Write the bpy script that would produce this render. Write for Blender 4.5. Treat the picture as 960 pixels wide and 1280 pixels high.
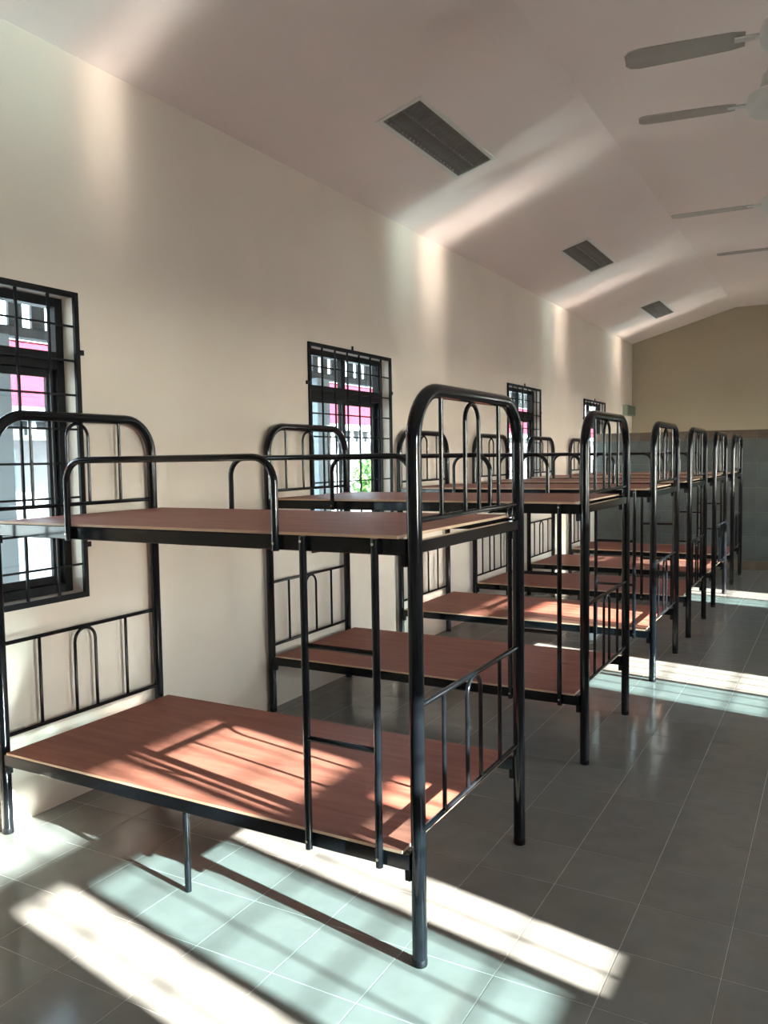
import bpy, bmesh, math, random
from mathutils import Vector, Matrix
from math import pi, sin, cos, sqrt

# ------------------------------------------------------------------ clear
for o in list(bpy.data.objects):
    bpy.data.objects.remove(o)
SC = bpy.context.scene
COL = SC.collection

# ------------------------------------------------------------------ camera
CAM_C = Vector((3.08705, -2.15619, 1.55337))
CAM_F = Vector((-0.48597641, 0.871551, -0.06500607))
CAM_R = Vector((0.87377972, 0.48608352, -0.01522558))
CAM_U = Vector((-0.01832851, 0.06420026, 0.99776871))
F_PX = 1022.5
cd = bpy.data.cameras.new('camera')
cd.sensor_fit = 'VERTICAL'
cd.sensor_height = 36.0
cd.lens = F_PX / 1280.0 * 36.0
cd.clip_start = 0.05
cd.clip_end = 400
cam = bpy.data.objects.new('camera', cd)
COL.objects.link(cam)
m = Matrix.Identity(4)
for i in range(3):
    m[i][0] = CAM_R[i]; m[i][1] = CAM_U[i]; m[i][2] = -CAM_F[i]; m[i][3] = CAM_C[i]
cam.matrix_world = m
SC.camera = cam


def pix(P):
    d = Vector(P) - CAM_C
    z = d.dot(CAM_F)
    if z < 0.05:
        return None
    return 480 + F_PX * d.dot(CAM_R) / z, 640 - F_PX * d.dot(CAM_U) / z, z


# ------------------------------------------------------------------ sky, sun, exposure
SUN_COT = 3.0                                   # low sun from the right-hand windows
SUN_EL = math.atan(1 / SUN_COT)
SUN_AZ = Vector((-0.983, 0.182, 0)).normalized()  # the way the light travels on the ground
w = bpy.data.worlds.new('sky')
SC.world = w
w.use_nodes = True
nt = w.node_tree
nt.nodes.clear()
sky = nt.nodes.new('ShaderNodeTexSky')
sky.sky_type = 'NISHITA'
sky.sun_disc = False
sky.sun_elevation = SUN_EL
sky.sun_rotation = math.atan2(-SUN_AZ.x, -SUN_AZ.y)
sky.air_density = 1.0
sky.dust_density = 0.6
bg = nt.nodes.new('ShaderNodeBackground')
bg.inputs['Strength'].default_value = 1.02
wo = nt.nodes.new('ShaderNodeOutputWorld')
hs = nt.nodes.new('ShaderNodeHueSaturation')    # hazy tropical morning: paler than a clean blue sky
hs.inputs['Saturation'].default_value = 0.35
nt.links.new(sky.outputs[0], hs.inputs['Color'])
nt.links.new(hs.outputs[0], bg.inputs[0])
nt.links.new(bg.outputs[0], wo.inputs[0])

sd = bpy.data.lights.new('sun', 'SUN')
sd.energy = 20.0
sd.angle = math.radians(0.55)
sd.color = (1.0, 0.945, 0.86)
sun = bpy.data.objects.new('sun', sd)
COL.objects.link(sun)
sun_dir = Vector((SUN_AZ.x * cos(SUN_EL), SUN_AZ.y * cos(SUN_EL), -sin(SUN_EL)))
sun.rotation_euler = sun_dir.to_track_quat('-Z', 'Y').to_euler()
sun.location = (30, -6, 12)

SC.view_settings.view_transform = 'Standard'
SC.view_settings.look = 'None'
SC.view_settings.exposure = 2.1
SC.cycles.use_guiding = True        # finds the window openings sooner
SC.cycles.blur_glossy = 0.0
SC.cycles.max_bounces = 14
SC.cycles.diffuse_bounces = 8
SC.cycles.glossy_bounces = 5
SC.cycles.transparent_max_bounces = 16
SC.view_settings.gamma = 1.0
SC.view_settings.use_curve_mapping = False

# ------------------------------------------------------------------ room numbers (metres)
ROOM_W = 5.70
Y_BACK, Y_END = -4.6, 12.03
Z_WALL = 3.41
FLAT_X = 1.60
Z_FLAT = 3.858
WALL_T = 0.13
BED_L, BED_W, BED_X = 1.945, 0.895, 0.0422
BED_Y = [0.0, 1.857, 3.567, 5.085, 6.644, 8.252]
PART_Y, PART_H, PART_X1 = 9.65, 1.845, 3.5
WIN_Z = (0.955, 2.31)
LEFT_WIN = [(-0.625, 0.475), (2.395, 3.485), (6.105, 7.155), (9.06, 10.17)]
RIGHT_Z0 = (1.065, 2.31)       # unseen window, sill raised so its sun strip ends sooner on the floor
RIGHT_WIN = [(-1.40, -0.22), (2.395, 3.485), (6.105, 7.155), (9.06, 10.17)]  # last one unseen, mirrors the bed side, kept to brighten the far end

# ------------------------------------------------------------------ materials
MATS = {}


def principled(name):
    mt = bpy.data.materials.new(name)
    mt.use_nodes = True
    n = mt.node_tree
    b = n.nodes['Principled BSDF']
    MATS[name] = mt
    return mt, n, b


def N(n, t, **kw):
    x = n.nodes.new(t)
    for k, v in kw.items():
        setattr(x, k, v)
    return x


def noise_mat(name, c1, c2, scale=6.0, rough=0.6, detail=4, stretch=(1, 1, 1), bump=0.0, bscale=40, spec=0.5, metal=0.0,
              rough2=None, coat=0.0, coord='Object', coat_rough=0.05):
    mt, n, b = principled(name)
    tc = N(n, 'ShaderNodeTexCoord')
    mp = N(n, 'ShaderNodeMapping')
    mp.inputs['Scale'].default_value = stretch
    nz = N(n, 'ShaderNodeTexNoise')
    nz.inputs['Scale'].default_value = scale
    nz.inputs['Detail'].default_value = detail
    cr = N(n, 'ShaderNodeValToRGB')
    cr.color_ramp.elements[0].position = 0.32
    cr.color_ramp.elements[1].position = 0.68
    cr.color_ramp.elements[0].color = (*c1, 1)
    cr.color_ramp.elements[1].color = (*c2, 1)
    L = n.links.new
    L(tc.outputs[coord], mp.inputs[0]); L(mp.outputs[0], nz.inputs[0])
    L(nz.outputs[0], cr.inputs[0]); L(cr.outputs[0], b.inputs['Base Color'])
    b.inputs['Roughness'].default_value = rough
    b.inputs['Metallic'].default_value = metal
    b.inputs['Specular IOR Level'].default_value = spec
    b.inputs['Coat Weight'].default_value = coat
    b.inputs['Coat Roughness'].default_value = coat_rough
    if rough2 is not None:
        mr = N(n, 'ShaderNodeMapRange')
        mr.inputs['To Min'].default_value = rough
        mr.inputs['To Max'].default_value = rough2
        L(nz.outputs[0], mr.inputs[0]); L(mr.outputs[0], b.inputs['Roughness'])
    if bump:
        n2 = N(n, 'ShaderNodeTexNoise')
        n2.inputs['Scale'].default_value = bscale
        n2.inputs['Detail'].default_value = 3
        bp = N(n, 'ShaderNodeBump')
        bp.inputs['Strength'].default_value = bump
        bp.inputs['Distance'].default_value = 0.004
        L(tc.outputs[coord], n2.inputs[0]); L(n2.outputs[0], bp.inputs['Height']); L(bp.outputs[0], b.inputs['Normal'])
    return mt


noise_mat('wall_paint', (0.685, 0.58, 0.485), (0.725, 0.615, 0.52), 1.6, 0.62, bump=0.10, bscale=22, spec=0.35)
noise_mat('end_paint', (0.43, 0.365, 0.265), (0.46, 0.39, 0.285), 1.6, 0.65, bump=0.1, bscale=22, spec=0.3)
noise_mat('ceiling_paint', (0.86, 0.745, 0.70), (0.89, 0.775, 0.73), 1.2, 0.5, bump=0.05, bscale=14, spec=0.4)
noise_mat('black_enamel', (0.004, 0.0045, 0.006), (0.007, 0.008, 0.010), 5, 0.07, rough2=0.12, spec=0.38, coat=0.0)
noise_mat('black_paint', (0.004, 0.004, 0.005), (0.008, 0.008, 0.009), 9, 0.4, rough2=0.5, spec=0.2)
noise_mat('dark_aluminium', (0.005, 0.005, 0.006), (0.008, 0.008, 0.009), 9, 0.4, spec=0.2)
noise_mat('bolt_steel', (0.6, 0.58, 0.5), (0.75, 0.73, 0.64), 60, 0.25, metal=1.0)
noise_mat('ply_edge', (0.50, 0.31, 0.20), (0.62, 0.42, 0.28), 9, 0.6, stretch=(1, 1, 60))
noise_mat('grout', (0.46, 0.46, 0.44), (0.54, 0.54, 0.51), 8, 0.8)
noise_mat('wainscot_tile', (0.125, 0.14, 0.13), (0.185, 0.20, 0.185), 2.5, 0.16, rough2=0.3, coord='Object')
noise_mat('brown_tile', (0.15, 0.11, 0.08), (0.21, 0.155, 0.11), 6, 0.3)
noise_mat('partition_body', (0.22, 0.22, 0.20), (0.27, 0.27, 0.25), 5, 0.8)
noise_mat('white_enamel', (0.74, 0.73, 0.69), (0.78, 0.77, 0.73), 5, 0.3)
noise_mat('fan_blade', (0.42, 0.375, 0.33), (0.46, 0.415, 0.365), 5, 0.4)
noise_mat('louvre_metal', (0.42, 0.40, 0.385), (0.55, 0.53, 0.51), 30, 0.25, metal=0.35)
noise_mat('tray_metal', (0.36, 0.345, 0.33), (0.46, 0.44, 0.42), 30, 0.3, metal=0.2)
noise_mat('tube_glass', (0.72, 0.72, 0.70), (0.78, 0.78, 0.76), 5, 0.2)
noise_mat('sign_green', (0.06, 0.10, 0.06), (0.08, 0.12, 0.075), 5, 0.4)
noise_mat('sign_case', (0.22, 0.25, 0.19), (0.26, 0.29, 0.22), 5, 0.5)
noise_mat('concrete', (0.52, 0.51, 0.49), (0.60, 0.59, 0.565), 0.8, 0.7, bump=0.15, bscale=30)
noise_mat('apron_tile', (0.52, 0.51, 0.49), (0.60, 0.59, 0.565), 1.0, 0.17, spec=0.07)
noise_mat('column_paint', (0.16, 0.20, 0.225), (0.20, 0.24, 0.265), 2, 0.6)
noise_mat('timber_dark', (0.05, 0.055, 0.06), (0.08, 0.085, 0.09), 4, 0.7, stretch=(1, 8, 1))
noise_mat('white_wall', (0.40, 0.41, 0.42), (0.46, 0.47, 0.48), 1, 0.7)
noise_mat('red_roof', (0.16, 0.022, 0.036), (0.19, 0.027, 0.045), 2, 0.85, spec=0.05)
noise_mat('blue_pane', (0.22, 0.33, 0.42), (0.30, 0.42, 0.52), 2, 0.15)
noise_mat('leaf_green', (0.05, 0.14, 0.02), (0.11, 0.23, 0.04), 8, 0.5)
noise_mat('bark', (0.10, 0.07, 0.045), (0.16, 0.11, 0.07), 12, 0.8)
noise_mat('lawn', (0.12, 0.18, 0.05), (0.20, 0.26, 0.08), 3, 0.9)


def make_tile_mat():
    mt, n, b = principled('floor_tile')
    L = n.links.new
    tc = N(n, 'ShaderNodeTexCoord')
    oi = N(n, 'ShaderNodeObjectInfo')
    nz = N(n, 'ShaderNodeTexNoise'); nz.inputs['Scale'].default_value = 9; nz.inputs['Detail'].default_value = 5
    geo = N(n, 'ShaderNodeNewGeometry')
    cr = N(n, 'ShaderNodeValToRGB')
    cr.color_ramp.elements[0].position = 0.3; cr.color_ramp.elements[1].position = 0.7
    cr.color_ramp.elements[0].color = (0.20, 0.20, 0.184, 1)
    cr.color_ramp.elements[1].color = (0.235, 0.235, 0.217, 1)
    L(geo.outputs['Position'], nz.inputs[0]); L(nz.outputs[0], cr.inputs[0])
    L(cr.outputs[0], b.inputs['Base Color'])
    n2 = N(n, 'ShaderNodeTexNoise'); n2.inputs['Scale'].default_value = 1.3; n2.inputs['Detail'].default_value = 4
    mr = N(n, 'ShaderNodeMapRange'); mr.inputs['To Min'].default_value = 0.10; mr.inputs['To Max'].default_value = 0.22
    L(geo.outputs['Position'], n2.inputs[0]); L(n2.outputs[0], mr.inputs[0]); L(mr.outputs[0], b.inputs['Roughness'])
    b.inputs['Specular IOR Level'].default_value = 0.5


make_tile_mat()


def make_ply():
    mt, n, b = principled('plywood')
    L = n.links.new
    tc = N(n, 'ShaderNodeTexCoord')
    oi = N(n, 'ShaderNodeObjectInfo')
    ad = N(n, 'ShaderNodeVectorMath', operation='ADD')
    sc = N(n, 'ShaderNodeVectorMath', operation='SCALE')
    cmb = N(n, 'ShaderNodeCombineXYZ')
    L(oi.outputs['Random'], cmb.inputs[0]); L(oi.outputs['Random'], cmb.inputs[1])
    L(cmb.outputs[0], sc.inputs[0]); sc.inputs['Scale'].default_value = 13
    L(tc.outputs['Object'], ad.inputs[0]); L(sc.outputs[0], ad.inputs[1])
    mp = N(n, 'ShaderNodeMapping'); mp.inputs['Scale'].default_value = (1.2, 11, 4)
    L(ad.outputs[0], mp.inputs[0])
    nz = N(n, 'ShaderNodeTexNoise'); nz.inputs['Scale'].default_value = 2.2; nz.inputs['Detail'].default_value = 8
    nz.inputs['Roughness'].default_value = 0.6; nz.inputs['Distortion'].default_value = 0.5
    L(mp.outputs[0], nz.inputs[0])
    cr = N(n, 'ShaderNodeValToRGB')
    cr.color_ramp.elements[0].position = 0.25; cr.color_ramp.elements[1].position = 0.75
    cr.color_ramp.elements[0].color = (0.22, 0.070, 0.047, 1)
    cr.color_ramp.elements[1].color = (0.37, 0.142, 0.095, 1)
    e = cr.color_ramp.elements.new(0.5); e.color = (0.30, 0.104, 0.070, 1)
    L(nz.outputs[0], cr.inputs[0])
    # small knots
    vo = N(n, 'ShaderNodeTexVoronoi'); vo.inputs['Scale'].default_value = 1.1
    L(ad.outputs[0], vo.inputs['Vector'])
    kr = N(n, 'ShaderNodeValToRGB')
    kr.color_ramp.elements[0].position = 0.008; kr.color_ramp.elements[0].color = (0.25, 0.2, 0.18, 1)
    kr.color_ramp.elements[1].position = 0.028; kr.color_ramp.elements[1].color = (1, 1, 1, 1)
    L(vo.outputs['Distance'], kr.inputs[0])
    mx = N(n, 'ShaderNodeMix', data_type='RGBA', blend_type='MULTIPLY')
    mx.inputs['Factor'].default_value = 1.0
    L(cr.outputs[0], mx.inputs['A']); L(kr.outputs[0], mx.inputs['B'])
    L(mx.outputs['Result'], b.inputs['Base Color'])
    b.inputs['Roughness'].default_value = 0.55
    b.inputs['Specular IOR Level'].default_value = 0.3
    bp = N(n, 'ShaderNodeBump'); bp.inputs['Strength'].default_value = 0.08; bp.inputs['Distance'].default_value = 0.002
    L(nz.outputs[0], bp.inputs['Height']); L(bp.outputs[0], b.inputs['Normal'])


make_ply()


def make_glass():
    mt = bpy.data.materials.new('tinted_glass')
    mt.use_nodes = True
    MATS['tinted_glass'] = mt
    n = mt.node_tree
    n.nodes.clear()
    out = N(n, 'ShaderNodeOutputMaterial')
    tr = N(n, 'ShaderNodeBsdfTransparent')
    gl = N(n, 'ShaderNodeBsdfGlossy'); gl.inputs['Roughness'].default_value = 0.03
    lw = N(n, 'ShaderNodeLayerWeight')
    pw = N(n, 'ShaderNodeMath', operation='POWER'); pw.inputs[1].default_value = 5.0
    fr = N(n, 'ShaderNodeMath', operation='MULTIPLY_ADD'); fr.inputs[1].default_value = 0.9; fr.inputs[2].default_value = 0.03
    mx = N(n, 'ShaderNodeMixShader')
    nz = N(n, 'ShaderNodeTexNoise'); nz.inputs['Scale'].default_value = 3
    cr = N(n, 'ShaderNodeValToRGB')
    cr.color_ramp.elements[0].color = (0.775, 0.865, 0.885, 1)
    cr.color_ramp.elements[1].color = (0.795, 0.88, 0.90, 1)
    L = n.links.new
    L(nz.outputs[0], cr.inputs[0]); L(cr.outputs[0], tr.inputs[0])
    L(lw.outputs['Facing'], pw.inputs[0]); L(pw.outputs[0], fr.inputs[0])
    L(fr.outputs[0], mx.inputs[0]); L(tr.outputs[0], mx.inputs[1]); L(gl.outputs[0], mx.inputs[2])
    L(mx.outputs[0], out.inputs[0])


make_glass()

# ------------------------------------------------------------------ mesh helpers


def finish(name, bm, mats, parent=None, smooth=False, loc=None):
    me = bpy.data.meshes.new(name)
    bm.normal_update()
    bm.to_mesh(me)
    bm.free()
    if isinstance(mats, str):
        mats = [mats]
    for k in mats:
        me.materials.append(MATS[k])
    if smooth:
        me.polygons.foreach_set('use_smooth', [True] * len(me.polygons))
        try:
            me.set_sharp_from_angle(angle=math.radians(42))
        except Exception:
            pass
    o = bpy.data.objects.new(name, me)
    COL.objects.link(o)
    if parent:
        o.parent = parent
    if loc:
        o.location = loc
    return o


def add_box(bm, x0, x1, y0, y1, z0, z1, bevel=0.0, mat=0, M=None):
    ps = [(x0, y0, z0), (x1, y0, z0), (x1, y1, z0), (x0, y1, z0), (x0, y0, z1), (x1, y0, z1), (x1, y1, z1), (x0, y1, z1)]
    vs = [bm.verts.new(M @ Vector(p) if M else p) for p in ps]
    fs = [bm.faces.new([vs[i] for i in f]) for f in
          [(3, 2, 1, 0), (4, 5, 6, 7), (0, 1, 5, 4), (1, 2, 6, 5), (2, 3, 7, 6), (3, 0, 4, 7)]]
    for f in fs:
        f.material_index = mat
    if bevel:
        es = {e for f in fs for e in f.edges}
        bmesh.ops.bevel(bm, geom=list(es), offset=bevel, segments=1, affect='EDGES', profile=0.5)
    return fs


def box(name, x0, x1, y0, y1, z0, z1, mat, parent=None, bevel=0.0):
    bm = bmesh.new()
    add_box(bm, x0, x1, y0, y1, z0, z1, bevel)
    return finish(name, bm, mat, parent)


def add_tube(bm, pts, r, seg=10, cap=True):
    pts = [Vector(p) for p in pts]
    n = len(pts)
    rad = r if isinstance(r, (list, tuple)) else [r] * n
    T = []
    for i in range(n):
        a = pts[max(i - 1, 0)]; b = pts[min(i + 1, n - 1)]
        T.append((b - a).normalized())
    ref = Vector((0, 0, 1)) if abs(T[0].z) < 0.9 else Vector((1, 0, 0))
    u = (ref - T[0] * ref.dot(T[0])).normalized()
    rings = []
    for i in range(n):
        u = (u - T[i] * u.dot(T[i])).normalized()
        v = T[i].cross(u)
        rings.append([bm.verts.new(pts[i] + (u * cos(2 * pi * k / seg) + v * sin(2 * pi * k / seg)) * rad[i]) for k in range(seg)])
    for i in range(n - 1):
        for k in range(seg):
            bm.faces.new((rings[i][k], rings[i][(k + 1) % seg], rings[i + 1][(k + 1) % seg], rings[i + 1][k]))
    if cap:
        bm.faces.new(list(reversed(rings[0])))
        bm.faces.new(rings[-1])


def tube(name, pts, r, mat, parent=None, seg=10):
    bm = bmesh.new()
    add_tube(bm, pts, r, seg)
    return finish(name, bm, mat, parent, smooth=True)


def arc_path(p0, p1, p2, R, steps=7):
    """points of a fillet of radius R at the right-angle corner p1"""
    p0, p1, p2 = Vector(p0), Vector(p1), Vector(p2)
    a = (p0 - p1).normalized(); b = (p2 - p1).normalized()
    c = p1 + a * R + b * R
    return [c - b * R * cos(t) - a * R * sin(t) for t in [pi / 2 * i / steps for i in range(steps + 1)]]


def add_lathe(bm, prof, seg=20, M=None, cap=True):
    rings = []
    for (r, z) in prof:
        rings.append([bm.verts.new((M @ Vector((r * cos(2 * pi * k / seg), r * sin(2 * pi * k / seg), z))) if M else
                                   (r * cos(2 * pi * k / seg), r * sin(2 * pi * k / seg), z)) for k in range(seg)])
    for i in range(len(prof) - 1):
        for k in range(seg):
            bm.faces.new((rings[i][k], rings[i][(k + 1) % seg], rings[i + 1][(k + 1) % seg], rings[i + 1][k]))
    if cap:
        bm.faces.new(list(reversed(rings[0])))
        bm.faces.new(rings[-1])
    bmesh.ops.recalc_face_normals(bm, faces=bm.faces)


def lathe(name, prof, mat, parent=None, seg=20, M=None):
    bm = bmesh.new()
    add_lathe(bm, prof, seg, M)
    return finish(name, bm, mat, parent, smooth=True)


def add_slab(bm, us, vs, holes, fn):
    """slab with rectangular holes; fn(u, v, side) with side 0 = room face, 1 = outer face"""
    us = sorted(set(us) | {h[0] for h in holes} | {h[1] for h in holes})
    vs = sorted(set(vs) | {h[2] for h in holes} | {h[3] for h in holes})
    nu, nv = len(us) - 1, len(vs) - 1

    def solid(i, j):
        if i < 0 or j < 0 or i >= nu or j >= nv:
            return False
        cu = (us[i] + us[i + 1]) / 2; cv = (vs[j] + vs[j + 1]) / 2
        return not any(h[0] < cu < h[1] and h[2] < cv < h[3] for h in holes)
    cache = {}

    def V(i, j, s):
        k = (i, j, s)
        if k not in cache:
            cache[k] = bm.verts.new(fn(us[i], vs[j], s))
        return cache[k]
    for i in range(nu):
        for j in range(nv):
            if not solid(i, j):
                continue
            bm.faces.new((V(i, j, 0), V(i + 1, j, 0), V(i + 1, j + 1, 0), V(i, j + 1, 0)))
            bm.faces.new((V(i, j + 1, 1), V(i + 1, j + 1, 1), V(i + 1, j, 1), V(i, j, 1)))
            for (di, dj, a, b) in ((-1, 0, (i, j), (i, j + 1)), (1, 0, (i + 1, j + 1), (i + 1, j)),
                                   (0, -1, (i + 1, j), (i, j)), (0, 1, (i, j + 1), (i + 1, j + 1))):
                if not solid(i + di, j + dj):
                    bm.faces.new((V(*a, 0), V(*b, 0), V(*b, 1), V(*a, 1)))
    bmesh.ops.recalc_face_normals(bm, faces=bm.faces)


def empty(name, loc=(0, 0, 0), parent=None, rotz=0.0):
    o = bpy.data.objects.new(name, None)
    o.empty_display_size = 0.1
    COL.objects.link(o)
    o.location = loc
    o.rotation_euler = (0, 0, rotz)
    if parent:
        o.parent = parent
    return o


def tag(o, label=None, cat=None, group=None, kind=None):
    if label: o['label'] = label
    if cat: o['category'] = cat
    if group: o['group'] = group
    if kind: o['kind'] = kind
    return o


KIDS = {}


def children(o):
    return [c for c in COL.objects if c.parent == o]


def copy_tree(o, parent=None):
    c = o.copy()
    COL.objects.link(c)
    c.parent = parent
    for ch in children(o):
        copy_tree(ch, c)
    return c


# ------------------------------------------------------------------ floor with tiles
TS, OX, OY = 0.300, 0.107, 0.055
GAP = 0.0022
floor = box('floor', 0, ROOM_W, Y_BACK, Y_END, -0.15, -0.0011, 'grout')
tag(floor, 'grey glazed tiled dormitory floor with pale joints', kind='structure')


def tile_bm(bm, x0, x1, y0, y1):
    b = 0.0011
    g = GAP / 2
    x0 += g; x1 -= g; y0 += g; y1 -= g
    lo = [bm.verts.new(p) for p in ((x0, y0, -0.003), (x1, y0, -0.003), (x1, y1, -0.003), (x0, y1, -0.003))]
    mi = [bm.verts.new(p) for p in ((x0, y0, -b * .6), (x1, y0, -b * .6), (x1, y1, -b * .6), (x0, y1, -b * .6))]
    hi = [bm.verts.new(p) for p in ((x0 + b, y0 + b, 0), (x1 - b, y0 + b, 0), (x1 - b, y1 - b, 0), (x0 + b, y1 - b, 0))]
    for k in range(4):
        j = (k + 1) % 4
        bm.faces.new((lo[k], lo[j], mi[j], mi[k]))
        bm.faces.new((mi[k], mi[j], hi[j], hi[k]))
    bm.faces.new(hi)


cells = []
ix0 = math.floor((0 - OX) / TS); ix1 = math.ceil((ROOM_W - OX) / TS)
iy0 = math.floor((Y_BACK - OY) / TS); iy1 = math.ceil((Y_END - OY) / TS)
for i in range(ix0, ix1):
    for j in range(iy0, iy1):
        xa, xb = OX + i * TS, OX + (i + 1) * TS
        ya, yb = OY + j * TS, OY + (j + 1) * TS
        whole = xa >= 0 and xb <= ROOM_W and ya >= Y_BACK and yb <= Y_END
        p = pix(((xa + xb) / 2, (ya + yb) / 2, 0))
        vis = p is not None and -60 < p[0] < 1020 and -60 < p[1] < 1400
        cells.append((0 if (vis and whole) else 1, p[2] if p else 99, xa, xb, ya, yb, whole))
cells.sort()
bmt = bmesh.new(); tile_bm(bmt, -TS / 2, TS / 2, -TS / 2, TS / 2)
tile0 = finish('tile', bmt, 'floor_tile', floor)
rest = bmesh.new()
nt_ = 0
for (k, d, xa, xb, ya, yb, whole) in cells:
    if k == 0 and nt_ < 300:
        t = tile0 if nt_ == 0 else tile0.copy()
        if nt_:
            COL.objects.link(t)
        t.location = ((xa + xb) / 2, (ya + yb) / 2, 0)
        nt_ += 1
    else:
        xa, xb = max(xa, 0), min(xb, ROOM_W); ya, yb = max(ya, Y_BACK), min(yb, Y_END)
        if xb - xa > 0.01 and yb - ya > 0.01:
            tile_bm(rest, xa, xb, ya, yb)
tag(finish('tile_field', rest, 'floor_tile', floor), kind='stuff')

# ------------------------------------------------------------------ walls
bm = bmesh.new()
add_slab(bm, [Y_BACK - WALL_T, Y_END + WALL_T], [-0.15, Z_WALL], [(a, b, *WIN_Z) for a, b in LEFT_WIN],
         lambda u, v, s: (-WALL_T * s, u, v))
tag(finish('wall_left', bm, 'wall_paint'), 'cream painted long wall with grilled windows behind the beds', kind='structure')
bm = bmesh.new()
add_slab(bm, [Y_BACK - WALL_T, Y_END + WALL_T], [-0.15, Z_WALL], [(a, b, *(RIGHT_Z0 if k == 0 else WIN_Z)) for k, (a, b) in enumerate(RIGHT_WIN)],
         lambda u, v, s: (ROOM_W + WALL_T * s, u, v))
tag(finish('wall_right', bm, 'wall_paint'), 'cream painted long wall facing the beds', kind='structure')


def gable(name, y0, y1, mat, label):
    bm = bmesh.new()
    prof = [(0, -0.15), (ROOM_W, -0.15), (ROOM_W, Z_WALL), (ROOM_W - FLAT_X, Z_FLAT), (FLAT_X, Z_FLAT), (0, Z_WALL)]
    a = [bm.verts.new((x, y0, z)) for x, z in prof]
    b = [bm.verts.new((x, y1, z)) for x, z in prof]
    n = len(prof)
    bm.faces.new(a); bm.faces.new(list(reversed(b)))
    for k in range(n):
        bm.faces.new((a[k], b[k], b[(k + 1) % n], a[(k + 1) % n]))
    bmesh.ops.recalc_face_normals(bm, faces=bm.faces)
    tag(finish(name, bm, mat), label, kind='structure')


gable('wall_end', Y_END, Y_END + WALL_T, 'end_paint', 'ochre cream gable wall beyond the tiled partition')
gable('wall_back', Y_BACK - WALL_T, Y_BACK, 'wall_paint', 'cream gable wall at the near end of the hall')

# ------------------------------------------------------------------ ceiling: two slopes and a flat, with light recesses
SL = sqrt(FLAT_X ** 2 + (Z_FLAT - Z_WALL) ** 2)
EX, EZ = FLAT_X / SL, (Z_FLAT - Z_WALL) / SL       # unit vector up the left slope
NX, NZ = EZ, -EX                                    # room-side normal of the left slope (pointing down)
LIGHT_U = (0.655, 0.925)
LIGHTS_Y = [(2.29, 3.42), (5.93, 7.04), (9.60, 10.71)]
bm = bmesh.new()
CY0, CY1 = Y_BACK - WALL_T, Y_END + WALL_T
add_slab(bm, [0, SL], [CY0, CY1], [(*LIGHT_U, a, b) for a, b in LIGHTS_Y],
         lambda u, v, s: (EX * u - NX * 0.02 * s, v, Z_WALL + EZ * u - NZ * 0.02 * s))
add_slab(bm, [FLAT_X, ROOM_W - FLAT_X], [CY0, CY1], [], lambda u, v, s: (u, v, Z_FLAT + 0.02 * s))
add_slab(bm, [0, SL], [CY0, CY1], [], lambda u, v, s: (ROOM_W - EX * u + NX * 0.02 * s, v, Z_WALL + EZ * u - NZ * 0.02 * s))
tag(finish('ceiling', bm, 'ceiling_paint'), 'pinkish white ceiling with sloping sides and a flat middle', kind='structure')
# roof above the ceiling, so that no daylight leaks in through the light recesses
bm = bmesh.new()
for s in (-1, 1):
    cx = ROOM_W / 2
    ov = 1.75 if s < 0 else 2.25           # unseen sunny-side eave, deepened to cut the sun patch on the bed board
    xs = (cx, cx + s * (cx + ov))
    zs = (5.0, 5.0 - 0.424 * (cx + ov))
    a = [bm.verts.new((x, y, z)) for (x, y, z) in ((xs[0], CY0 - .6, zs[0]), (xs[1], CY0 - .6, zs[1]), (xs[1], CY1 + .6, zs[1]), (xs[0], CY1 + .6, zs[0]))]
    b = [bm.verts.new(v.co + Vector((0, 0, 0.06))) for v in a]
    bm.faces.new(a); bm.faces.new(list(reversed(b)))
    for k in range(4):
        bm.faces.new((a[k], b[k], b[(k + 1) % 4], a[(k + 1) % 4]))
bmesh.ops.recalc_face_normals(bm, faces=bm.faces)
tag(finish('roof', bm, 'timber_dark'), 'dark pitched roof over the dormitory hall', kind='structure')

# ------------------------------------------------------------------ tiled half-height partition at the far end
part = box('wall_partition', 0.0, PART_X1, PART_Y + 0.008, PART_Y + 0.12, -0.003, PART_H, 'partition_body')
tag(part, 'half height partition faced with grey green glazed tiles', kind='structure')
tw = 0.30
bm = bmesh.new(); add_box(bm, 0.002, tw - 0.002, -0.004, 0.004, 0.002, tw - 0.002, 0.0015)
pt0 = finish('tile', bm, 'wainscot_tile', part)
first = True
nx = int(PART_X1 / tw)
for i in range(nx):
    for j in range(5):
        t = pt0 if first else pt0.copy()
        if not first:
            COL.objects.link(t)
        first = False
        t.location = (0.03 + i * tw, PART_Y + 0.004, 0.125 + j * tw * 1.08)
        t.scale = (1, 1, 1.08)
bm = bmesh.new(); add_box(bm, 0.002, tw - 0.002, -0.006, 0.004, 0.0, 0.098, 0.002)
pc0 = finish('border_tile', bm, 'brown_tile', part)
first = True
for i in range(nx):
    for z in (1.747, 0.0):
        t = pc0 if first else pc0.copy()
        if not first:
            COL.objects.link(t)
        first = False
        t.location = (0.03 + i * tw, PART_Y + 0.004, z)
        if z == 0.0:
            t.scale = (1, 1, 1.25)
box('coping', 0.0, PART_X1, PART_Y - 0.006, PART_Y + 0.126, PART_H, PART_H + 0.018, 'brown_tile', part, 0.003)

# ------------------------------------------------------------------ windows
FR, FD = 0.042, 0.06


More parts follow.
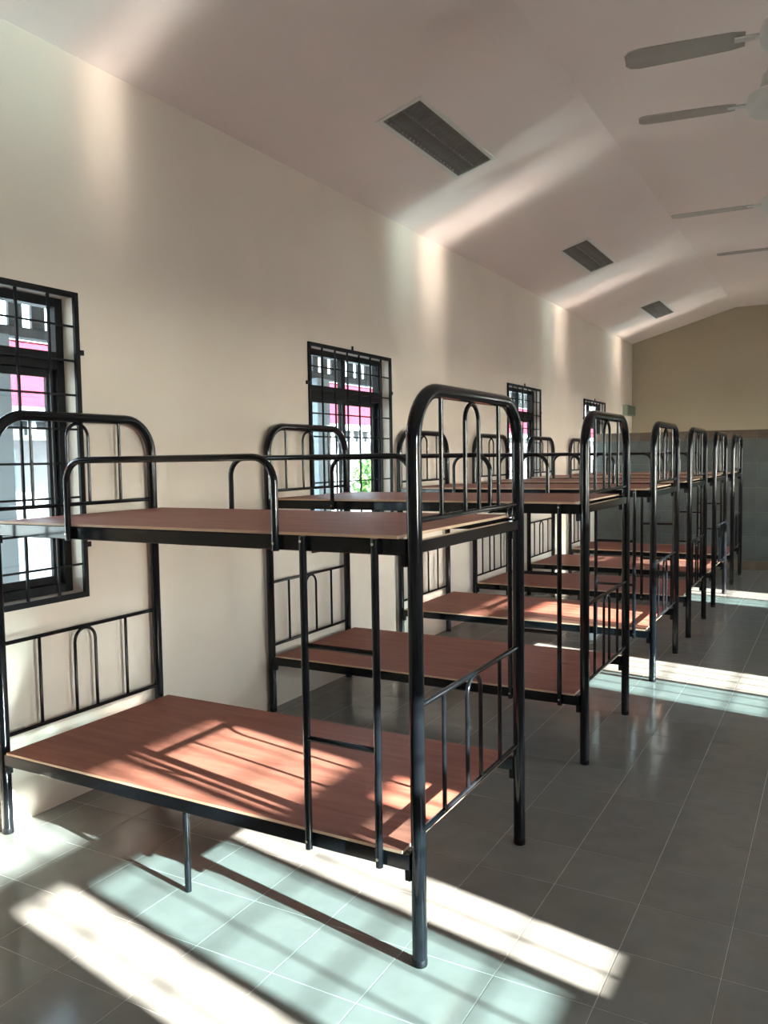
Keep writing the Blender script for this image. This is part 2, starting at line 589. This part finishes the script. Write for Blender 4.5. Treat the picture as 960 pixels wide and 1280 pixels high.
def make_window(name, y0, y1, side, sashes, label, transom=(1.985, 2.065), WIN_Z=WIN_Z):
    """side -1: left wall (room to +x), +1: right wall. sashes: list of (ya, yb, track)"""
    z0, z1 = WIN_Z
    base = 0.0 if side < 0 else ROOM_W
    sgn = -1 if side < 0 else 1
    win = empty(name, (base, (y0 + y1) / 2, z0))
    tag(win, label, kind='structure')
    yc = (y0 + y1) / 2

    def b(nm, xa, xb, ya, yb, za, zb, mat, par):
        x0_, x1_ = sorted((sgn * xa, sgn * xb))
        return box(nm, x0_, x1_, ya - yc, yb - yc, za - z0, zb - z0, mat, par, 0.002)
    d0, d1 = WALL_T - FD - 0.004, WALL_T - 0.004
    fb = bmesh.new()
    for (ya, yb, za, zb) in ((y0, y0 + FR, z0, z1), (y1 - FR, y1, z0, z1), (y0 + FR, y1 - FR, z0, z0 + FR), (y0 + FR, y1 - FR, z1 - FR, z1),
                             (y0 + FR, y1 - FR, transom[0], transom[1])):
        x0_, x1_ = sorted((sgn * d0, sgn * d1))
        add_box(fb, x0_, x1_, ya - yc, yb - yc, za - z0, zb - z0, 0.002)
    finish('window_frame', fb, 'dark_aluminium', win)
    # fixed top lights
    ym = yc
    b('transom_mullion', d0 + 0.01, d1 - 0.01, ym - 0.025, ym + 0.025, transom[1], z1 - FR, 'dark_aluminium', win)
    for (ya, yb) in ((y0 + FR, ym - 0.025), (ym + 0.025, y1 - FR)):
        b('top_pane', d0 + 0.03, d0 + 0.034, ya, yb, transom[1], z1 - FR, 'tinted_glass', win)
    # sliding sashes
    S = 0.036
    for (ya, yb, tr) in sashes:
        xa = d0 + 0.008 + tr * 0.024; xb = xa + 0.02
        x0_, x1_ = sorted((sgn * xa, sgn * xb))
        sb = bmesh.new()
        za, zb = z0 + FR, transom[0]
        for (p, q, r, s) in ((ya, ya + S, za, zb), (yb - S, yb, za, zb), (ya + S, yb - S, za, za + S), (ya + S, yb - S, zb - S, zb)):
            add_box(sb, x0_, x1_, p - yc, q - yc, r - z0, s - z0, 0.0015)
        sa = finish('sash', sb, 'dark_aluminium', win)
        xm = (xa + xb) / 2
        b('pane', xm - 0.002, xm + 0.002, ya + S, yb - S, za + S, zb - S, 'tinted_glass', sa)
    return win


def make_grille(y0, y1, side, label, WIN_Z=WIN_Z):
    z0, z1 = WIN_Z[0] - 0.026, WIN_Z[1] + 0.024
    ya, yb = y0 - 0.024, y1 + 0.024
    x = 0.0 if side < 0 else ROOM_W
    g = empty('window_grille', (x, (ya + yb) / 2, z0))
    tag(g, label, 'grille', 'black security grilles over the windows')
    W, H = yb - ya, z1 - z0
    s = 1 if side < 0 else -1
    fw, ft = 0.026, 0.0165

    def b(nm, xa, xb, p, q, r, t, par=g):
        x0_, x1_ = sorted((s * xa, s * xb))
        return box(nm, x0_, x1_, p, q, r, t, 'black_paint', par, 0.0012)
    h = W / 2
    b('frame_bar', 0.0005, ft, -h, -h + fw, 0, H); b('frame_bar', 0.0005, ft, h - fw, h, 0, H)
    b('frame_bar', 0.0005, ft, -h + fw, h - fw, 0, fw); b('frame_bar', 0.0005, ft, -h + fw, h - fw, H - fw, H)
    nv, nh = 7, 9
    for k in range(1, nv):
        y = -h + W * k / nv
        b('vertical_bar', 0.0045, 0.0155, y - 0.006, y + 0.006, fw, H - fw)
    for k in range(1, nh):
        z = H * k / nh
        b('cross_bar', 0.003, 0.009, -h + fw, h - fw, z - 0.005, z + 0.005)
    for (yy, zz) in ((-h - 0.012, 0.245), (-h - 0.012, H - 0.27), (h + 0.012, 0.245), (h + 0.012, H - 0.27)):
        b('fixing_lug', 0.0005, 0.012, yy - 0.014, yy + 0.014, zz - 0.012, zz + 0.012)
    b('fixing_lug', 0.0005, 0.012, -0.007, 0.007, H - 0.002, H + 0.03)
    return g


ord_ = ['fourth', 'third', 'second']
for k, (a, b_) in enumerate(LEFT_WIN):
    mid = (a + b_) / 2
    lab = ('%s window from the tiled partition in the bed-side wall' % ord_[k]) if k < 3 else 'window in the bed-side wall that the tiled partition runs into'
    make_window('window_%d' % (k + 1), a, b_, -1, [(a + FR, mid + 0.02, 0), (mid - 0.02, b_ - FR, 1)], 'dark framed sliding ' + lab)
    gl = ('black square-bar grille over the %s window from the tiled partition, behind the beds' % ord_[k]) if k < 3 else \
        'black square-bar grille over the window that the tiled partition runs into, behind the beds'
    make_grille(a, b_, -1, gl)
for k, (a, b_) in enumerate(RIGHT_WIN):
    hw = (b_ - a) / 2
    if k == 0:
        sa = [(a + 0.265, b_ - 0.285, 0), (a + 0.275, b_ - 0.275, 1)]
        tr = (1.76, 1.83)  # transom lowered to stop the sun strip short of the bed-side wall
    else:
        sa = [(a + FR, a + hw + 0.01, 0), (a + FR + 0.01, a + hw + 0.02, 1)]
        tr = (1.985, 2.065)
    lab = ('%s window from the tiled partition in the wall facing the beds' % ord_[k]) if k < 3 else 'window beyond the tiled partition in the wall facing the beds'
    make_window('window_%d' % (k + 5), a, b_, 1, sa, 'dark framed half-open ' + lab, transom=tr, WIN_Z=RIGHT_Z0 if k == 0 else WIN_Z)
    gl = ('black square-bar grille over the %s window from the tiled partition, facing the beds' % ord_[k]) if k < 3 else \
        'black square-bar grille over the window beyond the partition, facing the beds'
    make_grille(a, b_, 1, gl, RIGHT_Z0 if k == 0 else WIN_Z)

# ------------------------------------------------------------------ bunk bed
ZL, ZU = 0.358, 1.324          # top of lower / upper board
H_TOP = 1.784
PR = 0.0232                    # post radius


def make_bed():
    bed = empty('bunk_bed')
    L, W = BED_L, BED_W
    for x, nm in ((0.0, 'head_frame'), (L, 'foot_frame')):
        zt = H_TOP - PR
        R = 0.165
        pts = [(x, 0, 0.012), (x, 0, 0.8)] + arc_path((x, 0, 0), (x, 0, zt), (x, W, zt), R, 10) + \
            arc_path((x, 0, zt), (x, W, zt), (x, W, 0), R, 10) + [(x, W, 0.8), (x, W, 0.012)]
        hoop = tube(nm, pts, PR, 'black_enamel', bed, 16)
        for y in (0, W):
            lathe('foot_cap', [(PR - 0.0008, 0.0), (PR + 0.0004, 0.003), (PR + 0.0004, 0.022), (PR + 0.0001, 0.023)], 'black_paint', hoop, 16,
                  Matrix.Translation((x, y, 0)))
        for z in (0.803, 0.412, 1.368):
            tube('cross_rail', [(x, PR - 0.004, z), (x, W - PR + 0.004, z)], 0.0094, 'black_enamel', bed, 10)
        rs = 0.0076
        for (za, zb) in ((0.412, 0.803), (1.368, zt - PR + 0.004)):
            for y in (0.192, 0.686):
                tube('spindle', [(x, y, za + 0.006), (x, y, zb)], rs, 'black_enamel', bed, 10)
            ya, yb = 0.381, 0.499
            rr = (yb - ya) / 2
            yc = (ya + yb) / 2
            top = zb - 0.008
            pts = [(x, ya, za + 0.006)] + [(x, yc - rr * cos(t), top - rr + rr * sin(t)) for t in [pi * i / 12 for i in range(13)]] + [(x, yb, za + 0.006)]
            tube('spindle_loop', pts, rs, 'black_enamel', bed, 10)
    for zt, nm in ((ZL, 'lower'), (ZU, 'upper')):
        rt = zt - 0.010          # rail top, board lies on it
        rb = rt - 0.050
        for y0, y1 in ((-0.020, 0.010), (W - 0.010, W + 0.020)):
            box('side_rail', PR - 0.002, L - PR + 0.002, y0, y1, rb, rt, 'black_enamel', bed, 0.003)
        for x0, x1 in ((-0.012, 0.012), (L - 0.012, L + 0.012)) if nm == 'upper' else ():
            box('end_rail', x0, x1, PR - 0.003, W - PR + 0.003, rb + 0.006, rt - 0.006, 'black_enamel', bed, 0.002)
        for k in range(1, 6):
            x = L * k / 6
            box('slat', x - 0.017, x + 0.017, 0.010, W - 0.010, rt - 0.024, rt - 0.001, 'black_paint', bed, 0.0015)
        bm = bmesh.new()
        fs = add_box(bm, 0.042, L - 0.046, -0.022, W + 0.022, rt + 0.0005, zt, 0.0)
        for f in fs[2:]:
            f.material_index = 1
        finish(nm + '_board', bm, ['plywood', 'ply_edge'], bed)
        for x, s in ((0.0, 1), (L, -1)):
            for y in (-0.004, W + 0.004):
                xa, xb = sorted((x + s * (PR - 0.003), x + s * (PR + 0.017)))
                br = box('bracket', xa, xb, y - 0.013, y + 0.013, rb - 0.034, rb, 'black_paint', bed, 0.002)
    for y in (-0.0325, W + 0.0325):
        zt = 1.565
        xa, xb = 0.484, 1.458
        pts = [(xa, y, 1.262)] + arc_path((xa, y, 1.2), (xa, y, zt), (xb, y, zt), 0.085, 8) + \
            arc_path((xa, y, zt), (xb, y, zt), (xb, y, 1.2), 0.085, 8) + [(xb, y, 1.262)]
        g = tube('guard_rail', pts, 0.0122, 'black_enamel', bed, 12)
        sy = -1 if y < 0 else 1
        for x in (xa, xb):
            tube('bolt', [(x, y + sy * 0.010, 1.287), (x, y + sy * 0.0155, 1.287)], 0.0045, 'bolt_steel', g, 8)
    y = -0.0325
    lad = empty('ladder', (1.695, y, 0), bed)
    for x in (-0.131, 0.131):
        u = tube('upright', [(x, 0, 0.296), (x, 0, 0.8), (x, 0, 1.314)], 0.0122, 'black_enamel', lad, 12)
    for z in (0.662, 0.963):
        tube('rung', [(-0.123, 0, z), (0.123, 0, z)], 0.0088, 'black_enamel', lad, 10)
    for x in (-0.131, 0.131):
        for z in (0.325, 1.298):
            tube('bolt', [(x, -0.010, z), (x, -0.0155, z)], 0.0048, 'bolt_steel', lad, 8)
    for y in (-0.004, W + 0.004):
        tube('support_leg', [(1.009, y, 0.0), (1.009, y, ZL - 0.058)], 0.0122, 'black_enamel', bed, 12)
    return bed


bed0 = make_bed()
BED_LABELS = [
    'black steel bunk bed with bare plywood boards, sixth in line from the tiled partition',
    'black steel bunk bed with bare plywood boards, fifth in line from the tiled partition',
    'black steel bunk bed with bare plywood boards, fourth in line from the tiled partition',
    'black steel bunk bed with bare plywood boards, third in line from the tiled partition',
    'black steel bunk bed with bare plywood boards, second in line from the tiled partition',
    'black tubular steel bunk bed with bare plywood boards, standing next to the tiled partition']
beds = [bed0] + [copy_tree(bed0) for _ in range(5)]
for b_, y, lb in zip(beds, BED_Y, BED_LABELS):
    b_.location = (BED_X, y, 0)
    tag(b_, lb, 'bunk bed', 'black bunk beds in a row along the wall')

# ------------------------------------------------------------------ recessed ceiling lights
uc = (LIGHT_U[0] + LIGHT_U[1]) / 2


def make_troffer(ya, yb, label):
    t = empty('ceiling_light', (EX * uc, (ya + yb) / 2, Z_WALL + EZ * uc))
    # local x up the slope, y along the hall, z out of the ceiling towards the attic
    ang = math.atan2(EZ, EX)
    t.rotation_euler = (0, -ang, 0)
    tag(t, label, 'ceiling light', 'recessed louvred lights in the sloping ceiling')
    hw, hl = (LIGHT_U[1] - LIGHT_U[0]) / 2, (yb - ya) / 2
    bm = bmesh.new()
    tr = 0.026
    for (x0, x1, y0, y1) in ((-hw - tr, -hw + 0.004, -hl - tr, hl + tr), (hw - 0.004, hw + tr, -hl - tr, hl + tr),
                             (-hw + 0.004, hw - 0.004, -hl - tr, -hl + 0.004), (-hw + 0.004, hw - 0.004, hl - 0.004, hl + tr)):
        add_box(bm, x0, x1, y0, y1, -0.006, -0.0005, 0.001)
    finish('trim_frame', bm, 'white_enamel', t)
    # tray (open box, faces inward)
    bm = bmesh.new()
    a, b_, d = hw - 0.003, hl - 0.003, 0.085
    lo = [bm.verts.new(p) for p in ((-a, -b_, 0), (a, -b_, 0), (a, b_, 0), (-a, b_, 0))]
    hi = [bm.verts.new(p) for p in ((-a * .8, -b_, d), (a * .8, -b_, d), (a * .8, b_, d), (-a * .8, b_, d))]
    lo2 = [bm.verts.new(v.co + Vector((0, 0, 0.0))) for v in lo]
    hi2 = [bm.verts.new(v.co + Vector((0, 0, 0.004))) for v in hi]
    for k in range(4):
        j = (k + 1) % 4
        bm.faces.new((lo[k], hi[k], hi[j], lo[j]))
    bm.faces.new(hi)
    for k in range(4):
        j = (k + 1) % 4
        bm.faces.new((hi2[k], hi2[j], hi[j], hi[k]))
    bm.faces.new(list(reversed(hi2)))
    for v in lo2:
        bm.verts.remove(v)
    finish('reflector_tray', bm, 'tray_metal', t)
    for x in (-0.068, 0.068):
        tube('fluorescent_tube', [(x, -hl + 0.03, 0.055), (x, hl - 0.03, 0.055)], 0.013, 'tube_glass', t, 10)
    for x in (-hw + 0.006, 0.0, hw - 0.006):
        box('long_louvre', x - 0.0015, x + 0.0015, -hl + 0.004, hl - 0.004, 0.001, 0.038, 'louvre_metal', t)
    n = 22
    bm = bmesh.new(); add_box(bm, -hw + 0.008, hw - 0.008, -0.0012, 0.0012, 0.002, 0.036)
    c0 = finish('cross_louvre', bm, 'louvre_metal', t)
    for k in range(n):
        c = c0 if k == 0 else c0.copy()
        if k:
            COL.objects.link(c)
        c.location = (0, -hl + 2 * hl * (k + 0.5) / n, 0)
    return t


for (ya, yb), lb in zip(LIGHTS_Y, ('unlit louvred ceiling light, third from the far gable wall', 'unlit louvred ceiling light, second from the far gable wall',
                                   'unlit louvred ceiling light above the tiled partition')):
    make_troffer(ya, yb, lb)

# ------------------------------------------------------------------ ceiling fans


def make_fan(x, y, zb, rot, rad, pitch, label):
    """zb: height of the blades"""
    f = empty('ceiling_fan', (x, y, zb), None, rot)
    tag(f, label, 'ceiling fan', 'white ceiling fans hanging on rods')
    top = Z_FLAT - zb
    lathe('motor_housing', [(0.03, -0.058), (0.085, -0.052), (0.108, -0.03), (0.112, 0.0), (0.105, 0.03), (0.075, 0.05), (0.03, 0.06)], 'white_enamel', f, 28)
    lathe('motor_cap', [(0.032, 0.055), (0.05, 0.075), (0.045, 0.12), (0.02, 0.15)], 'white_enamel', f, 20)
    tube('down_rod', [(0, 0, 0.14), (0, 0, top - 0.07)], 0.0125, 'white_enamel', f, 12)
    lathe('canopy', [(0.02, top - 0.10), (0.045, top - 0.085), (0.065, top - 0.03), (0.068, top)], 'white_enamel', f, 20)
    for k in range(3):
        a = 2 * pi * k / 3
        M = Matrix.Rotation(a, 4, 'Z')
        arm = bmesh.new()
        add_box(arm, 0.09, 0.19, -0.018, 0.018, -0.006, 0.0, 0.0015, M=M)
        finish('blade_arm', arm, 'white_enamel', f)
        bm = bmesh.new()
        P = M @ Matrix.Rotation(math.radians(pitch), 4, 'X')
        sect = []
        for (r, hw_) in ((0.155, 0.04), (0.20, 0.05), (rad * .66, 0.056), (rad - 0.05, 0.058), (rad - 0.015, 0.05), (rad, 0.03)):
            row = []
            for zz in (0.0005, 0.0035):
                row.append([bm.verts.new(P @ Vector((r, yy * hw_, zz - 0.006 * (yy * yy)))) for yy in (-1, -0.5, 0, 0.5, 1)])
            sect.append(row)
        for i in range(len(sect) - 1):
            for k2 in range(4):
                bm.faces.new((sect[i][1][k2], sect[i + 1][1][k2], sect[i + 1][1][k2 + 1], sect[i][1][k2 + 1]))
                bm.faces.new((sect[i][0][k2 + 1], sect[i + 1][0][k2 + 1], sect[i + 1][0][k2], sect[i][0][k2]))
            for k2, o_ in ((0, 0), (4, 1)):
                bm.faces.new((sect[i][0][k2], sect[i + 1][0][k2], sect[i + 1][1][k2], sect[i][1][k2]))
        for i in (0, len(sect) - 1):
            for k2 in range(4):
                bm.faces.new((sect[i][0][k2], sect[i][0][k2 + 1], sect[i][1][k2 + 1], sect[i][1][k2]))
        bmesh.ops.recalc_face_normals(bm, faces=bm.faces)
        finish('blade', bm, 'fan_blade', f)
    return f


FANS = [(2.925, 1.07, 3.00, math.radians(187), 0.56, 9, 'white three-blade ceiling fan, fourth from the far gable wall'),
        (2.775, 2.20, 3.20, math.radians(190), 0.595, -1, 'white three-blade ceiling fan, third from the far gable wall'),
        (2.755, 3.38, 3.05, math.radians(183), 0.63, -3, 'white three-blade ceiling fan, second from the far gable wall'),
        (2.82, 4.80, 3.10, math.radians(182), 0.60, -3, 'white three-blade ceiling fan hanging closest to the far gable wall')]
for a in FANS:
    make_fan(*a)

# ------------------------------------------------------------------ green exit sign box
s = empty('exit_sign', (0.0, 11.66, 2.20))
tag(s, 'small unlit green exit sign box on the wall beyond the partition', 'sign')
box('case', 0.0005, 0.075, -0.29, 0.29, 0, 0.165, 'sign_case', s, 0.004)
box('face_panel', 0.075, 0.080, -0.275, 0.275, 0.012, 0.153, 'sign_green', s, 0.001)

# ------------------------------------------------------------------ outside: ground, veranda of this building, building opposite
g = box('ground', -60, 60, -60, 80, -0.5, -0.16, 'concrete')
tag(g, 'pale concrete ground around the hall', kind='structure')
g = box('veranda_floor', ROOM_W + WALL_T, ROOM_W + 8.5, Y_BACK - 2, Y_END + 2, -0.16, -0.06, 'apron_tile')
tag(g, 'smooth pale concrete apron outside the windows facing the beds', kind='structure')
g = box('veranda_step', -2.0, -WALL_T, Y_BACK - 2, Y_END + 2, -0.16, -0.06, 'concrete')
tag(g, 'pale concrete veranda strip outside the bed-side windows', kind='structure')

vc = ['veranda post outside the bed-side wall, %s counted from the far gable end' % k for k in ('fifth', 'fourth', 'third', 'second', 'first')]
for k, y in enumerate((-2.48, 1.07, 4.69, 8.28, 11.86)):
    c = empty('veranda_post', (-1.5, y, -0.06))
    tag(c, 'grey blue square ' + vc[k], 'post', 'posts of the bed-side veranda')
    box('shaft', -0.11, 0.11, -0.11, 0.11, 0, 2.415, 'column_paint', c, 0.006)
    box('plinth', -0.14, 0.14, -0.14, 0.14, 0, 0.18, 'column_paint', c, 0.006)
vb = empty('veranda_screen', (-1.5, (Y_BACK + Y_END) / 2, 2.355))
tag(vb, 'dark timber beam and upright slat screen under the veranda eave', 'screen')
Lh = (Y_END - Y_BACK) / 2 + 1
box('beam', -0.05, 0.05, -Lh, Lh, 0.0, 0.065, 'timber_dark', vb, 0.003)
bm = bmesh.new(); add_box(bm, -0.012, 0.012, -0.05, 0.05, 0.065, 0.64)
s0 = finish('slat', bm, 'timber_dark', vb)
n = int(2 * Lh / 0.17)
for k in range(n):
    c = s0 if k == 0 else s0.copy()
    if k:
        COL.objects.link(c)
    c.location = (0, -Lh + 0.1 + k * 0.17, 0)

# building opposite
bx = empty('building', (-9.0, 14.0, -0.16))
tag(bx, 'white building with a red corrugated roof and front veranda, across the yard', 'building')
B0, B1 = -24.0, 40.0
box('wall', -3.2, -2.9, B0, B1, 0, 2.9, 'white_wall', bx)
box('floor_slab', -3.0, 0.35, B0, B1, 0, 0.12, 'white_wall', bx)
bm = bmesh.new()
nc = int((B1 - B0) / 0.1)
rows = []
for k in range(nc + 1):
    y = B0 + k * 0.1
    dz = 0.022 if k % 2 else 0.0
    rows.append([bm.verts.new((0.25, y, 2.64 + dz)), bm.verts.new((-3.1, y, 4.30 + dz)), bm.verts.new((-6.4, y, 2.64 + dz))])
for k in range(nc):
    for q in range(2):
        bm.faces.new((rows[k][q], rows[k][q + 1], rows[k + 1][q + 1], rows[k + 1][q]))
bmesh.ops.recalc_face_normals(bm, faces=bm.faces)
rf = finish('roof', bm, 'red_roof', bx)
box('ridge_cap', -3.25, -2.95, B0, B1, 4.30, 4.36, 'white_wall', rf)
box('gutter', 0.2, 0.33, B0, B1, 2.50, 2.66, 'white_wall', bx, 0.01)
box('veranda_beam', -0.05, 0.05, B0, B1, 2.12, 2.20, 'timber_dark', bx)
box('shade_panel', -0.16, -0.14, B0, B1, 2.16, 2.56, 'timber_dark', bx)  # dark sheet standing in for the veranda shade behind the slats
bm = bmesh.new(); add_box(bm, -0.02, 0.02, -0.07, 0.07, 2.2, 2.5)
s0 = finish('screen_slat', bm, 'white_wall', bx)
for k in range(128):
    c = s0 if k == 0 else s0.copy()
    if k:
        COL.objects.link(c)
    c.location = (0, B0 + 0.2 + k * 0.5, 0)
bm = bmesh.new(); add_box(bm, -0.13, 0.13, -0.13, 0.13, 0.12, 2.12, 0.01)
p0 = finish('column', bm, 'white_wall', bx)
bm = bmesh.new()
add_tube(bm, [(0, 0.1, 1.55), (0, 0.65, 2.14)], 0.05, 8)
br0 = finish('brace', bm, 'white_wall', p0)
for k in range(18):
    c = p0 if k == 0 else p0.copy()
    if k:
        COL.objects.link(c)
        bb = br0.copy(); COL.objects.link(bb); bb.parent = c
    c.location = (0, B0 + 1.3 + k * 3.6, 0)
for k in range(16):
    y = B0 + 2.2 + k * 3.9
    wn = box('window', -2.9, -2.86, y, y + 1.2, 0.95, 2.05, 'blue_pane', bx)
    box('window_frame', -2.9, -2.85, y - 0.06, y + 1.26, 0.88, 0.95, 'white_wall', wn)


def shrub(x, y, z, h, seed, label):
    random.seed(seed)
    t = empty('shrub', (x, y, z))
    tag(t, label, 'shrub')
    for k in range(5):
        a = k * 1.3
        tube('stem', [(0.05 * cos(a), 0.05 * sin(a), 0), (0.16 * h * cos(a), 0.16 * h * sin(a), h * 0.45), (0.28 * h * cos(a), 0.28 * h * sin(a), h * 0.8)],
             [0.025, 0.018, 0.008], 'bark', t, 6)
    bm = bmesh.new()
    for k in range(900):
        d = Vector((random.gauss(0, 1), random.gauss(0, 1), random.gauss(0, 1))).normalized() * (random.random() ** 0.4)
        c = Vector((d.x * 0.42 * h, d.y * 0.42 * h, h * 0.62 + d.z * 0.4 * h))
        u = Vector((random.gauss(0, 1), random.gauss(0, 1), random.gauss(0, 1))).normalized()
        v = u.orthogonal().normalized()
        l_, w_ = 0.11, 0.045
        vs = [bm.verts.new(c - u * l_), bm.verts.new(c + v * w_), bm.verts.new(c + u * l_), bm.verts.new(c - v * w_)]
        bm.faces.new(vs)
    f = finish('foliage', bm, 'leaf_green', t)
    f['kind'] = 'stuff'


shrub(-7.6, 16.9, -0.16, 1.9, 3, 'bright green leafy shrub in front of the white building across the yard')
shrub(-4.2, 14.6, -0.16, 2.1, 5, 'taller green leafy shrub between the two buildings')
